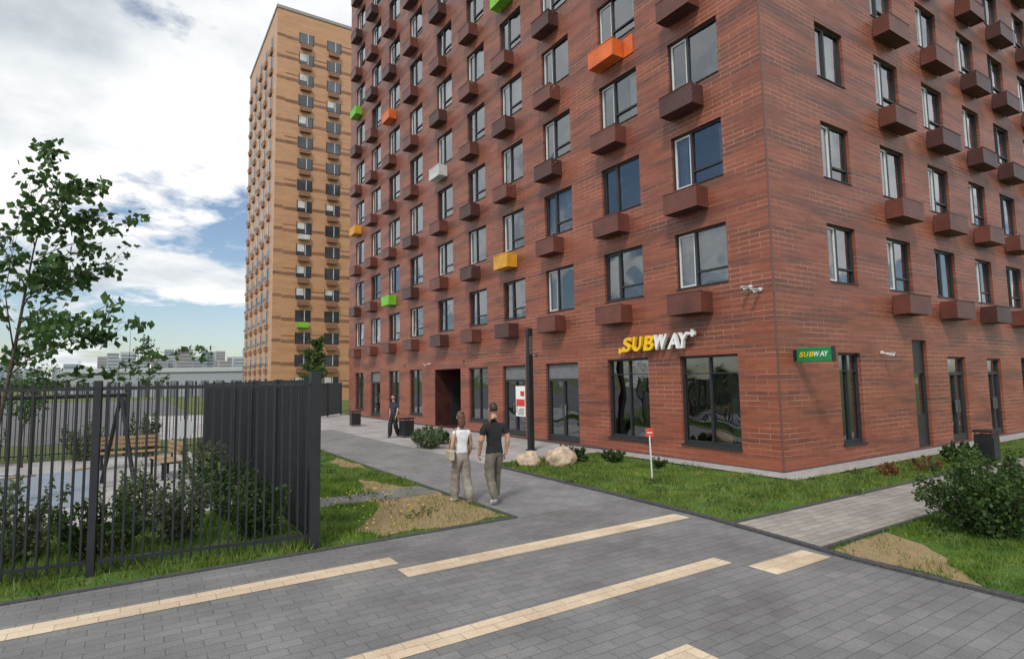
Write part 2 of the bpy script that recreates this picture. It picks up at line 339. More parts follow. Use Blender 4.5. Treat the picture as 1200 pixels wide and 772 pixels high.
for side,cols,gr,umax in (('L',Lc,Gl,LY),('R',Rc,Gr,RX)):
    ops=[(a,c,Z0+FH*k,Z1+FH*k) for a,c in cols for k in range(NR)]+[g[:4] for g in gr]
    us=sorted({0,umax}|{o[0] for o in ops}|{o[1] for o in ops})
    for i in range(len(us)-1):
        um=(us[i]+us[i+1])/2
        rel=[o for o in ops if o[0]<um<o[1]]
        zz=sorted({-.3,TOP}|{o[2] for o in rel}|{o[3] for o in rel})
        for j in range(len(zz)-1):
            zm=(zz[j]+zz[j+1])/2
            if any(o[2]<zm<o[3] for o in rel): continue
            q=[P(side,us[i],0,zz[j]),P(side,us[i+1],0,zz[j]),P(side,us[i+1],0,zz[j+1]),P(side,us[i],0,zz[j+1])]
            if side=='L': q=q[::-1]
            walls.quad(*q)
    deep={o[:2] for o in gr if o[4]=='p'}
    for o in ops:
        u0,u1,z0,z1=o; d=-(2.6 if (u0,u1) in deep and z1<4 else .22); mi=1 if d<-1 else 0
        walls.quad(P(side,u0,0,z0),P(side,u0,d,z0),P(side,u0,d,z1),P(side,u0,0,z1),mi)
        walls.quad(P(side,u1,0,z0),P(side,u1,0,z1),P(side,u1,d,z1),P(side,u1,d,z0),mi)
        walls.quad(P(side,u0,0,z1),P(side,u0,d,z1),P(side,u1,d,z1),P(side,u1,0,z1),mi)
        walls.quad(P(side,u0,0,z0),P(side,u1,0,z0),P(side,u1,d,z0),P(side,u0,d,z0),mi)
    for ci,(a,c) in enumerate(cols):
        for k in range(NR):
            z0=Z0+FH*k; z1=Z1+FH*k; w=.06
            flip=(side=='R')
            A,C=a,c
            o0,o1=-.17,-.09
            pbox(frames,side,A,A+w,o0,o1,z0,z1); pbox(frames,side,C-w,C,o0,o1,z0,z1)
            pbox(frames,side,A+w,C-w,o0,o1,z1-w,z1); pbox(frames,side,A+w,C-w,o0,o1,z0,z0+w)
            ms=A+(C-A)*(.62 if not flip else .40)
            pbox(frames,side,ms-.035,ms+.035,o0,o1+.004,z0+w,z1-w)
            lo,hi=(A+w,ms-.035) if not flip else (ms+.035,C-w)
            tz=z0+.40
            if (ci+k)%3!=2: pbox(frames,side,lo,hi,o0,o1+.002,tz,tz+.05)
            s0,s1=(ms+.035,C-w) if not flip else (A+w,ms-.035)
            wm=1 if random.random()<.6 else 0
            for (x0,x1,y0,y1) in ((s0,s0+.045,z0+w,z1-w),(s1-.045,s1,z0+w,z1-w),(s0+.045,s1-.045,z1-w-.045,z1-w),(s0+.045,s1-.045,z0+w,z0+w+.045)):
                pbox(frames,side,x0,x1,o0+.01,o1-.012,y0,y1,wm)
            pbox(frames,side,A+.002,C-.002,-.088,.03,z0+.002,z0+.022)
            # each pane sits at a very slightly different angle, as real sealed units do
            def pane(x0,x1,y0,y1):
                t=random.uniform(-.008,.008); s=random.uniform(-.008,.008)
                q=[P(side,x0,-.14+t+s,y0),P(side,x1,-.14-t+s,y0),P(side,x1,-.14-t-s,y1),P(side,x0,-.14+t-s,y1)]
                panes.quad(*(q if side=='R' else q[::-1]))
            pane(A+w,ms,z0+w,z1-w); pane(ms,C-w,z0+w,z1-w)
            inner.quad(P(side,A,-.9,z0),P(side,C,-.9,z0),P(side,C,-.9,z1),P(side,A,-.9,z1),0)
            for uu in (A,C): inner.quad(P(side,uu,-.225,z0),P(side,uu,-.9,z0),P(side,uu,-.9,z1),P(side,uu,-.225,z1),0)
            inner.quad(P(side,A,-.225,z1),P(side,C,-.225,z1),P(side,C,-.9,z1),P(side,A,-.9,z1),0)
            inner.quad(P(side,A,-.225,z0),P(side,C,-.225,z0),P(side,C,-.9,z0),P(side,A,-.9,z0),0)
            rr=random.random()
            if rr<.6:
                m=1 if random.random()<.65 else 2
                if rr<.15: seg=[(A+w,C-w,z0+w+random.uniform(0,.5))]
                elif rr<.4: seg=[(A+w,A+w+random.uniform(.2,.55),z0+w)]
                else: seg=[(C-w-random.uniform(.25,.7),C-w,z0+w),(A+w,A+w+random.uniform(.1,.35),z0+w)]
                for x0,x1,zb in seg:
                    n=max(4,int((x1-x0)/.07))
                    for i in range(n):
                        ua=x0+(x1-x0)*i/n; ub=x0+(x1-x0)*(i+1)/n; oa=-.30-.03*(i%2); ob=-.30-.03*((i+1)%2)
                        inner.quad(P(side,ua,oa,zb),P(side,ub,ob,zb),P(side,ub,ob,z1-w),P(side,ua,oa,z1-w),m)
    for (u0,u1,z0,z1,t) in gr:
        w=.06; o0,o1=-.18,-.09
        if t=='p':
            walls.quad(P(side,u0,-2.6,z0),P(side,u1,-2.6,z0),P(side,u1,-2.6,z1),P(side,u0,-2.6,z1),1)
            pbox(frames,side,u0+.6,u1-.6,-2.58,-2.5,z0,2.3)
            pbox(frames,side,u1-.05,u1-.003,-2.0,-.9,z0,2.2)
            continue
        pbox(frames,side,u0,u0+w,o0,o1,z0,z1); pbox(frames,side,u1-w,u1,o0,o1,z0,z1)
        pbox(frames,side,u0+w,u1-w,o0,o1,z1-w,z1); pbox(frames,side,u0+w,u1-w,o0,o1,z0,z0+w)
        if t=='w':
            mm=[u0+(u1-u0)*f for f in (.5,)]
            for x in mm: pbox(frames,side,x-.022,x+.022,o0,o1+.003,z0+w,z1-w)
            pbox(frames,side,u0+w,u1-w,o0,o1+.001,z1-.50,z1-.47)
            pbox(frames,side,u0+w,u1-w,o0,o1+.002,z0+w,z0+w+.05)
            pbox(frames,side,u0-.02,u1+.02,-.088,.05,z0-.03,z0+.015)
        elif t=='t':
            pbox(frames,side,u0+w,u1-w,o0,o1-.02,z0+w,z0+1.0); pbox(frames,side,u0+w,u1-w,o0,o1-.01,2.3,2.36); pbox(frames,side,u0+w,u1-w,o0,o1-.02,2.36,z1-w)
        else:
            pbox(frames,side,u0+w,u1-w,o0,o1+.01,2.22,2.32)
            if side=='L': pbox(frames,side,u0+w,u1-w,-.13,-.12,2.32,z1-w,2)
            c=(u0+u1)/2
            pbox(frames,side,c-.05,c+.05,o0,o1+.004,z0+w,2.22)
            for x in (u0+w,u1-w-.07): pbox(frames,side,x,x+.07,o0,o1+.002,z0+w,2.22)
            pbox(frames,side,u0+w+.07,u1-w-.07,o0,o1+.001,z0+w,z0+w+.18)
            pbox(frames,side,c+.10,c+.12,-.085,-.04,1.0,1.4,3)
            pbox(frames,side,c-.12,c-.10,-.085,-.04,1.0,1.4,3)
        q=[P(side,u0+w,-.15,z0+w),P(side,u1-w,-.15,z0+w),P(side,u1-w,-.15,z1-w),P(side,u0+w,-.15,z1-w)]
        panes.quad(*(q if side=='R' else q[::-1]),1)
        D=-1.6
        inner.quad(P(side,u0,D,z0),P(side,u1,D,z0),P(side,u1,D,z1),P(side,u0,D,z1),3)
        for uu in (u0,u1): inner.quad(P(side,uu,-.225,z0),P(side,uu,D,z0),P(side,uu,D,z1),P(side,uu,-.225,z1),0)
        inner.quad(P(side,u0,-.225,z1),P(side,u1,-.225,z1),P(side,u1,D,z1),P(side,u0,D,z1),0)
        inner.quad(P(side,u0,-.225,z0),P(side,u1,-.225,z0),P(side,u1,D,z0),P(side,u0,D,z0),3)
        for i in range(4):
            x=random.uniform(u0+.1,u1-.4); hh=random.uniform(.4,1.3)
            pbox(inner,side,x,x+.35,-1.2+i*.03,-.9+i*.03,z0+.01,z0+hh,random.choice([0,1,2,3]))
walls.quad((0,LY,-.3),(RX,LY,-.3),(RX,LY,TOP),(0,LY,TOP)); walls.quad((RX,0,-.3),(RX,LY,-.3),(RX,LY,TOP),(RX,0,TOP))
walls.quad((0,0,TOP),(RX,0,TOP),(RX,LY,TOP),(0,LY,TOP),1)
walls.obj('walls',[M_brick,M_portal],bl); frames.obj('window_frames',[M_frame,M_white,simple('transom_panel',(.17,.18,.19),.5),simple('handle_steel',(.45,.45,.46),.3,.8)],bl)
panes.obj('window_glass',[M_glass,M_shopglass],bl); inner.obj('interiors',[M_room,M_curt,M_curt2,M_shopin],bl)
pl=MB(); pl.box(-.05,-.002,0.0,16.15,-.1,.05); pl.box(-.05,-.002,19.05,LY,-.1,.05); pl.box(-.05,RX,-.05,-.002,-.1,.05); pl.box(-.06,RX+.1,-.06,LY+.1,TOP+.004,TOP+.12)
for u in (3.6,9.9,15.8,22.9): pl.box(-.012,-.001,u,u+.16,3.15,3.3)
pl.box(-.018,-.003,-.018,.02,.06,TOP-.01,1); pl.box(-.0025,.02,-.018,-.003,.06,TOP-.01,1)
pl.obj('plinth_coping_and_corner_trim',[M_kerb,simple('corner_trim',(.16,.075,.06),.4)],bl)
bk=MB(); special={('L',1,3):3,('L',3,5):2,('L',3,1):4,('L',7,1):2,('L',7,5):3,('L',5,3):5,('L',9,6):2,('L',9,3):4}
for side,cols in (('L',Lc),('R',Rc)):
    for ci,(a,c) in enumerate(cols):
        if side=='R' and ci==0: continue
        for k in range(NR):
            m=special.get((side,ci,k),0 if random.random()<.68 else 1)
            u0,u1=(a+.50,c-.06) if side=='L' else (a+.02,c-.12)
            z1=Z0+FH*k-(.20 if side=='L' else .16); z0=z1-.56; D=.50; t=.025
            pbox(bk,side,u0,u1,D-t,D,z0,z1,m)
            pbox(bk,side,u0,u0+t,.03,D-t,z0,z1,m); pbox(bk,side,u1-t,u1,.03,D-t,z0,z1,m)
            for i in range(6):
                o=.04+i*.072; pbox(bk,side,u0+t,u1-t,o,o+.05,z0,z0+.02,m if m>1 else 1)
            pbox(bk,side,u0+.1,u1-.1,0.001,.029,z0+.05,z1-.05,6)
            pbox(bk,side,u0+.25,u1-.25,.12,.42,z0+.05,z1-.12,7)
            pbox(bk,side,u0-.012,u1+.012,D-.03,D+.012,z1-.001,z1+.018,m)
            if (side,ci,k)==('L',1,3): pbox(bk,side,u0-.42,u0-.02,.002,.03,z0,z1+.05,3)
bk.obj('air_conditioner_baskets',[M_box,M_boxd,M_green,M_orange,M_yellow,M_bwhite,M_metal,M_white],bl)

# shop sign
sg=empty('shop_sign',(-.16,5.08,3.10))
Myl=simple('sign_yellow',(.95,.58,.02),.35,var=.03); Mwh=simple('sign_white',(.88,.89,.88),.35,var=.03)
def text(name,body,mat,parent,origin,xdir,ydir,width,height,shear=.15,extr=.06,bold=.02):
    X=Vector(xdir);Y=Vector(ydir);Z=X.cross(Y); W=sum({'W':1.3,'A':1.08}.get(ch,1.0) for ch in body); pos=0; V=[];F=[]
    for ch in body:
        cu=bpy.data.curves.new(name,'FONT'); cu.body=ch; cu.extrude=extr/2; cu.offset=bold; cu.shear=shear
        tmp=bpy.data.objects.new('tmp',cu); COL.objects.link(tmp); bpy.context.view_layer.update()
        dg=bpy.context.evaluated_depsgraph_get(); me=bpy.data.meshes.new_from_object(tmp.evaluated_get(dg))
        bpy.data.objects.remove(tmp)
        cw=width*{'W':1.3,'A':1.08}.get(ch,1.0)/W
        xs=[v.co.x for v in me.vertices]; ys=[v.co.y for v in me.vertices]
        sx=cw*(1.0 if ch in 'AW' else .93)/(max(xs)-min(xs)); sy=height/(max(ys)-min(ys)); n=len(V)
        V+=[tuple(Vector(origin)+X*(pos+(v.co.x-min(xs))*sx)+Y*((v.co.y-min(ys))*sy)+Z*v.co.z) for v in me.vertices]
        F+=[tuple(n+i for i in p.vertices) for p in me.polygons]; pos+=cw
    me=bpy.data.meshes.new(name); me.from_pydata(V,[],F); me.materials.append(mat)
    return link(bpy.data.objects.new(name,me),parent)
text('yellow_letters','SUB',Myl,sg,(0,0,0),(0,-1,0),(0,0,1),1.33,.44,.2,.1,.026)
text('white_letters','WAY',Mwh,sg,(0,-1.33,0),(0,-1,0),(0,0,1),1.30,.44,.2,.1,.026)
b=MB()
b.box(-.04,.04,-2.72,-2.5,.36,.42); b.box(-.041,.041,-2.74,-2.68,.30,.50); b.box(-.042,.042,-2.80,-2.72,.34,.45)
b.obj('arrow',[Mwh],sg)
b=MB(); b.box(-.04,.04,-.05,.12,.0,.06); b.box(-.041,.041,.08,.16,-.04,.12); b.obj('arrow_tail',[Myl],sg)
b=MB(); b.box(.08,.12,-2.6,0,.1,.13); b.box(.08,.12,-2.6,0,.29,.32)
for i in range(5): b.box(.0,.157,-.2-i*.55,-.17-i*.55,.2,.23)
b.obj('mounting_rails',[M_metal],sg)
ps=empty('projecting_sign',(.72,-.08,2.62))
b=MB(); b.box(-.06,.06,-.86,0,0,.34); b.obj('light_box',[simple('sign_green',(.01,.24,.07),.35,var=.1)],ps,bevel=.012)
text('yellow_letters','SUB',Myl,ps,(-.063,-.07,.12),(0,-1,0),(0,0,1),.36,.12,.2,.004,.015)
text('white_letters','WAY',Mwh,ps,(-.063,-.43,.12),(0,-1,0),(0,0,1),.36,.12,.2,.004,.012)
b=MB(); b.box(-.07,.07,.0,.078,.04,.3); b.box(-.075,.075,-.88,-.862,-.01,.35); b.obj('bracket',[M_metal],ps)
po=empty('door_poster',(-.0,11.25,.85))
b=MB(); b.box(.075,.082,-.34,.34,0,1.2,0); b.box(.070,.0745,-.28,.0,.80,1.0,1); b.box(.070,.0745,-.30,.30,.40,.68,1)
for i in range(5): b.box(.070,.0745,-.25,.1+.03*i,.30-.06*i,.325-.06*i,2)
b.obj('sheet',[Mwh,simple('poster_red',(.65,.05,.03)),M_metal],po)
def seccam(loc,rot):
    e=empty('security_camera',loc,rot); b=MB()
    b.tube([(0,0,0),(0,-.05,0)],[.05,.05],12,0); b.tube([(0,-.05,0),(0,-.16,-.02)],[.018,.018],8,0)
    b.tube([(-.02,-.14,-.03),(.0,-.36,-.09)],[.04,.04],12,0); b.tube([(0,-.36,-.09),(.001,-.367,-.092)],[.032,.032],12,1)
    b.box(-.05,.05,-.36,-.12,-.02,.0,0)
    b.obj('housing',[M_white,M_metal],e)
seccam((0,.62,4.52),-math.pi/2); seccam((0,.35,4.42),-math.pi/2); seccam((5.0,0,2.9),0); seccam((0,19.6,3.2),-math.pi/2)

# ------------------------------------------------------------------ tan tower
tw=empty('tan_apartment_tower')
M_tan=facade_mat('tan_tile',((.62,.345,.185),(.54,.30,.16)),(.36,.19,.105),(.50,.32,.19),.14,.6,1.0,.012,.35,.5,.44,.58)
M_tband=simple('tower_brown',(.25,.125,.072),.6,var=.3,scale=.5)
M_tpane=simple('tower_pane',(.05,.06,.07),.08,var=.5,scale=.4,spec=1.0)
tx0,tx1,ty0,ty1,th=1.2,26,68.5,90,51.2
wall=MB(); wall.box(tx0,tx1,ty0,ty1,-.3,th)
wall.obj('walls',[M_tan],tw)
tb=MB(); rt=random.Random(8)
for k in range(18):
    z=1.6+FH*k
    if z+1.5>th: break
    for ux in (3.95,7.6,11.6,15.2,19,22.5):
        tb.box(ux,ux+1.9,ty0-.03,ty0-.003,z,z+1.45,1); tb.box(ux,ux+1.9,ty0-.06,ty0-.031,z+.0,z+.07,6); tb.box(ux,ux+.08,ty0-.06,ty0-.031,z+.07,z+1.45,6); tb.box(ux+1.82,ux+1.9,ty0-.06,ty0-.031,z+.07,z+1.45,6); tb.box(ux+1.1,ux+1.18,ty0-.06,ty0-.031,z+.07,z+1.45,7)
        if rt.random()<.4: tb.box(ux+.12,ux+1.0,ty0-.036,ty0-.0305,z+.3+rt.random()*.5,z+1.4,4)
        tb.box(ux+.2,ux+1.6,ty0-.45,ty0-.002,z-.80,z-.2,3 if (k,ux)==(3,3.95) else (4 if (k,ux)==(7,3.95) else 2))
    for x0,x1 in ((2.3,3.9),(5.9,7.55),(9.55,11.55),(13.55,15.15)):
        q=rt.uniform(0,.25); tb.box(x0,x1,ty0-.012,ty0-.001,z+q,z+.42+q,0)
        if rt.random()<.5: tb.box(x0,x1,ty0-.012,ty0-.001,z+.85+q,z+1.0+q,0)
    tb.box(tx0-.012,2.25,ty0-.012,ty0-.001,z+.2,z+.6,0)
    for uy in (71,75,79,83,87):
        tb.box(tx0-.03,tx0-.003,uy,uy+1.7,z,z+1.45,1); tb.box(tx0-.25,tx0-.002,uy+.1,uy+1.5,z-.85,z-.2,2)
        tb.box(tx0-.06,tx0-.031,uy+.8,uy+.9,z,z+1.45,6)
        tb.box(tx0-.012,tx0-.001,uy+1.75,uy+3.9,z+.2,z+.6,0)
tb.box(tx0-.1,tx1,ty0-.1,ty1,th,th+.4,5)
tb.box(10.5,18,ty0+6,ty0+14,th+.4,th+3.4,5)
tb.obj('windows_and_baskets',[M_tband,M_tpane,simple('tower_basket',(.25,.13,.08)),M_green,M_bwhite,M_conc,M_frame,M_white],tw)

# ------------------------------------------------------------------ foliage
def leafquads(C,size,droop=0):
    n=len(C); a=np.random.normal(size=(n,3)); a/=np.linalg.norm(a,axis=1,keepdims=True)
    a[:,2]-=droop; a/=np.linalg.norm(a,axis=1,keepdims=True)
    b=np.random.normal(size=(n,3)); b-=a*(a*b).sum(1,keepdims=True); b/=np.linalg.norm(b,axis=1,keepdims=True)
    s=(size*np.random.uniform(.6,1.35,n))[:,None]
    V=np.stack([C-a*s*.5,C+b*s*.36,C+a*s*.55,C-b*s*.36],1)
    return V.reshape(-1,3)
def tree(name,loc,height,spread,seed,nl,lsize,mat,trunk_r=.05,first=.35,lean=(0,0),limbs=14,up=.9,perleafcl=.14,wind=(0,0),pw=1.2,taper=.75):
    e=empty(name,loc); rs=random.Random(seed); np.random.seed(seed); b=MB(); ctr=[]
    def tp(t): return Vector((lean[0]*t*t+.05*math.sin(t*7+seed),lean[1]*t*t+.05*math.cos(t*5+seed),height*t))
    pts=[tp(i/10) for i in range(11)]; b.tube(pts,[max(.006,trunk_r*(1-i/10.5)) for i in range(11)],8)
    tips=[(pts[-1],pts[-3],.4)]
    for i in range(limbs):
        t=first+(1-first)*(i+rs.random()*.7)/limbs; p=tp(min(t,.98)); an=i*2.4+rs.uniform(-.4,.4)
        L=spread*(1.05-taper*(t-first)/(1-first))*rs.uniform(.6,1.2)
        d=Vector((math.cos(an),math.sin(an),up*rs.uniform(.6,1.3))).normalized()+Vector((wind[0],wind[1],0))
        d.normalize()
        q=[p]
        for s in range(1,5):
            d=(d+Vector((rs.uniform(-.18,.18)+wind[0]*.25,rs.uniform(-.18,.18)+wind[1]*.25,rs.uniform(-.10,.10)))).normalized(); q.append(q[-1]+d*L/4)
        r=trunk_r*.42*(1-t*.6); b.tube(q,[r,r*.75,r*.55,r*.35,r*.12],6)
        for s in range(1,5):
            for _ in range(3):
                dd=(d+Vector((rs.uniform(-1,1),rs.uniform(-1,1),rs.uniform(-.4,.9)))).normalized()
                l2=L*rs.uniform(.15,.35); e2=q[s]+dd*l2
                b.tube([q[s],q[s]+dd*l2*.5+Vector((0,0,.02)),e2],[r*.3,r*.2,r*.08],4); tips.append((e2,q[s],l2))
    w=[(rs.random()**pw+.06)*(1.25-.8*min(1,p.z/height)) for p,_,_ in tips]; tot=sum(w)
    for (p,q,l),ww in zip(tips,w):
        k=int(nl*ww/tot+.5)
        if k<1: continue
        t=np.random.rand(k,1)**.7; c=np.array(q)*(1-t)+np.array(p)*t+np.random.normal(size=(k,3))*perleafcl*np.array([1,1,.8])
        ctr.append(c)
    C=np.concatenate(ctr)
    b.obj('trunk_and_branches',[M_bark],e,smooth=True)
    trimesh('foliage',leafquads(C,lsize,droop=.3),4,mat,e)
    return e
def shrub(name,loc,rx,ry,h,n,lsize,mat,seed=1,stems=14):
    e=empty(name,loc); rs=random.Random(seed); np.random.seed(seed); b=MB(); C=[]
    for i in range(stems):
        an=rs.uniform(0,6.28); r=rs.uniform(.1,1)**.6; tip=Vector((math.cos(an)*rx*r,math.sin(an)*ry*r,h*rs.uniform(.55,1.25)*(1.05-.35*r)))
        base=Vector((tip.x*.25,tip.y*.25,0)); mid=(base+tip)/2+Vector((tip.x*.12,tip.y*.12,.1*h))
        b.tube([base,mid,tip],[.010,.007,.003],5)
        k=n//stems; t=np.random.rand(k,1)**.75*1.02
        c=(1-t)**2*np.array(base)+2*t*(1-t)*np.array(mid)+t*t*np.array(tip)
        sd=np.array([rx,ry,h])*.12; c=c+np.random.normal(size=(k,3))*sd*(.35+.8*(1-t)); c[:,2]=np.abs(c[:,2])+.01
        C.append(c)
    b.obj('stems',[M_bark],e); trimesh('foliage',leafquads(np.concatenate(C),lsize),4,mat,e); return e
tree('young_maple_tree',(-14.8,4.1,0),5.7,2.0,17,2300,.125,M_leaf,.05,.36,(.75,-.45),18,.75,.09,(.50,-.32),2.0,.66)
tree('young_tree',(-12.3,27.1,0),4.8,.9,5,600,.14,M_leaf,.04,.4,(0,0),8)
tree('young_tree',(-1.2,37.8,0),5.6,1.4,8,3200,.17,M_leaf,.06,.35,(0,0),14)
tree('young_tree',(-15.6,14,0),3.0,.8,9,600,.12,M_leaf,.035,.4,(.2,0),8)
shrub('spirea_shrub',(-2.55,-4.75,0),1.0,.85,1.05,7500,.06,M_leafd,21,60)
shrub('spirea_shrub',(-1.2,-4.9,0),.9,.8,.95,5500,.06,M_leafd,22,42)
shrub('juniper_shrub',(4.9,-1.75,0),.65,.4,.5,2400,.07,M_leafd,23)
shrub('barberry_shrub',(2.9,-1.8,0),.45,.35,.32,1200,.05,M_leafr,24)
shrub('barberry_shrub',(1.6,-1.6,0),.4,.3,.25,900,.05,M_leafr,25)
shrub('juniper_shrub',(-2.5,4.75,0),.55,.45,.35,2000,.07,M_leafd,26)
shrub('juniper_shrub',(-1.7,4.0,0),.45,.4,.3,1300,.07,M_leafd,27)
shrub('barberry_shrub',(-2.2,5.5,0),.35,.3,.4,900,.06,M_leafr,28)
shrub('cotoneaster_shrub',(-4.2,10.5,0),.6,.8,.75,3300,.07,M_leafg,29,18)
shrub('cotoneaster_shrub',(-3.6,9.6,0),.5,.6,.6,2300,.07,M_leafd,30)
shrub('cotoneaster_shrub',(-3.4,11.6,0),.5,.6,.6,2000,.07,M_leafg,31)
shrub('barberry_shrub',(-1.6,2.4,0),.3,.3,.22,700,.05,M_leafd,33)
shrub('spirea_shrub',(-8.6,25,0),.9,.9,.6,2200,.09,M_leafg,34)
i=0
for x,y,h in [(-11.3,1.5,.85),(-12.3,1.9,1.0),(-13.2,1.6,.75),(-14.1,2.2,1.0),(-15.0,2.0,.9),(-16.0,2.4,1.0),(-11.4,3.0,.8),(-12.8,3.2,.9),(-11.4,5.5,.8),(-11.5,8,.9),(-12.6,14.6,1.4),(-14.2,14.7,1.2),(-16.5,14.6,1.5)]:
    i+=1; shrub('hedge_shrub',(x,y,0),.6,.5,h,1700,.065,M_leafd if i%2 else M_leafg,40+i,22)
np.random.seed(12); C=[]
for poly,n in ((lawnR,42),(lawnL,25),(lawnE,20)):
    xs=[p[0] for p in poly]; ys=[p[1] for p in poly]; x=np.random.uniform(min(xs),min(max(xs),8),n*3); y=np.random.uniform(min(ys),max(ys),n*3)
    k=inpoly(x,y,poly)
    for px,py in list(zip(x[k],y[k]))[:n]:
        r=np.random.uniform(.06,.24); m=int(15+130*r); C.append(np.stack([px+np.random.normal(0,r*.7,m),py+np.random.normal(0,r*.7,m),np.abs(np.random.normal(.03,.03,m))+.015],1))
trimesh('lawn_weeds',leafquads(np.concatenate(C),.05),4,M_leafd)

# ------------------------------------------------------------------ fence
fe=empty('metal_slat_fence')
def fence(p,q,b,H=2.36):
    p=Vector((*p,0));q=Vector((*q,0)); d=(q-p); L=d.length; d/=L; n=Vector((-d.y,d.x,0))
    def bar(c,hw,ht,z0,z1):
        a=[c-d*hw-n*ht,c+d*hw-n*ht,c+d*hw+n*ht,c-d*hw+n*ht]; k=len(b.v)
        b.v+=[(v.x,v.y,z0) for v in a]+[(v.x,v.y,z1) for v in a]
        for f in ((0,3,2,1),(4,5,6,7),(0,1,5,4),(1,2,6,5),(2,3,7,6),(3,0,4,7)): b.f.append(tuple(k+i for i in f)); b.m.append(0)
    np_=max(1,round(L/2.55)); st=L/np_
    for i in range(1,np_+1): bar(p+d*st*i,.04,.05,-.1,H+.02)
    for i in range(np_):
        a=p+d*(st*i+.05); e=p+d*(st*(i+1)-.05); m=(a+e)/2; hw=(e-a).length/2
        bar(m,hw,.018,.16,.20); bar(m,hw,.018,H-.10,H-.06)
        k=int(st/.105)
        for j in range(1,k): bar(p+d*(st*i+st*j/k),.012,.017,.08,.158); bar(p+d*(st*i+st*j/k),.012,.0165,.202,H-.102); bar(p+d*(st*i+st*j/k),.012,.0165,H-.058,H)
b=MB(); fence((-10.72,.33),(-18.4,1.45),b); fence((-10.72,.33),(-10.72,15.6),b); fence((-10.72,15.6),(-30,15.6),b)
b.box(-10.79,-10.65,.26,.40,-.1,2.47)
b.obj('slats_rails_and_posts',[M_fence],fe)
fe2=empty('metal_slat_fence'); b=MB(); fence((-3.2,30.5),(-.2,34.5),b,2.3)
b.obj('slats_rails_and_posts',[M_fence],fe2)

# ------------------------------------------------------------------ playground behind the fence
sheet('playground_surface',[(-40,4),(-11.2,4),(-11.2,15.2),(-40,15.2)],.0,M_far)
sheet('playground_rubber_surface',[(-24,6),(-13.5,6),(-13.5,12),(-24,12)],.006,simple('rubber_bluegrey',(.22,.27,.33),.9))
sheet('parking_pavement',[(-60,22),(-9,22),(-9,100),(-60,100)],-.008,M_asph)
M_wood=simple('play_wood',(.33,.22,.12),.7); M_teal=simple('teal_plastic',(.05,.22,.30),.4); M_gal=simple('galvanised',(.42,.44,.46),.4,.6)
M_red=simple('red_plastic',(.5,.06,.03),.4)
def playtower(loc,rot,roofz):
    pt=empty('playground_tower',loc,rot); b=MB()
    for x in (-.7,.7):
        for y in (-.7,.7): b.tube([(x,y,0),(x,y,roofz)],[.06,.055],8,0)
    b.box(-.8,.8,-.8,.8,1.1,1.18,0); b.box(-.75,.75,.74,.78,1.25,1.85,0); b.box(-.78,-.74,-.75,.735,1.25,1.85,3)
    n=len(b.v); b.v+=[(-1,-1,roofz-.05),(1,-1,roofz-.05),(1,1,roofz-.05),(-1,1,roofz-.05),(0,0,roofz+.5)]
    for f in ((0,1,4),(1,2,4),(2,3,4),(3,0,4),(3,2,1,0)): b.f.append(tuple(n+i for i in f)); b.m.append(1)
    sl=[(.8,0,1.15),(1.3,0,.95),(2.2,0,.4),(2.7,0,.18),(3.1,0,.15)]
    for (a,c) in zip(sl[:-1],sl[1:]):
        b.quad((a[0],-.28,a[2]),(c[0],-.28,c[2]),(c[0],.28,c[2]),(a[0],.28,a[2]),2)
        for y in (-.28,.28): b.tube([(a[0],y,a[2]+.12),(c[0],y,c[2]+.12)],[.03,.03],6,2); b.quad((a[0],y,a[2]),(c[0],y,c[2]),(c[0],y,c[2]+.12),(a[0],y,a[2]+.12),2)
    for i in range(5): b.tube([(-.25,-.95-.1*(4-i),.2+i*.2),(.25,-.95-.1*(4-i),.2+i*.2)],[.02,.02],6,2)
    for x in (-.27,.27): b.tube([(x,-1.45,0),(x,-.85,1.2)],[.025,.025],6,2)
    b.obj('deck_roof_slide_and_ladder',[M_wood,M_teal,M_gal,M_red],pt)
playtower((-18.3,9.6,0),0,2.45)
sw=empty('playground_swing',(-14.3,7.8,0),.5); b=MB()
for x in (-1.3,1.3):
    for y in (-.7,.7): b.tube([(x,y,0),(x,0,2.1)],[.045,.045],8,0)
b.tube([(-1.45,0,2.1),(1.45,0,2.1)],[.05,.05],8,0)
for c in (-.6,.6):
    for dx in (-.2,.2): b.tube([(c+dx,0,2.08),(c+dx,0,.5)],[.008,.008],5,0)
    b.box(c-.24,c+.24,-.1,.1,.47,.5,1)
b.obj('frame_chains_and_seats',[M_metal,M_wood],sw)
rs_=empty('round_notice_sign',(-12.0,5.6,0)); b=MB()
b.tube([(0,0,0),(0,0,1.6)],[.025,.025],8,1); b.tube([(0,-.03,1.42),(0,-.045,1.42)],[.18,.18],24,0); b.obj('disc_and_post',[Mwh,M_metal],rs_)
def bench(loc,rot):
    e=empty('park_bench',loc,rot); b=MB()
    for i in range(4): b.box(-.8,.8,-.2+i*.11,-.11+i*.11,.43,.46)
    for i in range(3): b.box(-.8,.8,.25,.28,.55+i*.12,.64+i*.12)
    b.obj('slats',[M_wood],e,bevel=.004)
    b=MB()
    for x in (-.6,.6): b.box(x-.03,x+.03,-.2,.24,.38,.427); b.box(x-.03,x+.03,-.18,-.13,0,.379); b.box(x-.03,x+.03,.19,.24,0,.379); b.box(x-.03,x+.03,.284,.32,.38,.9)
    b.obj('frame',[M_metal],e)
bench((-13.0,11.8,0),0); bench((-12.2,9.2,0),-1.4)

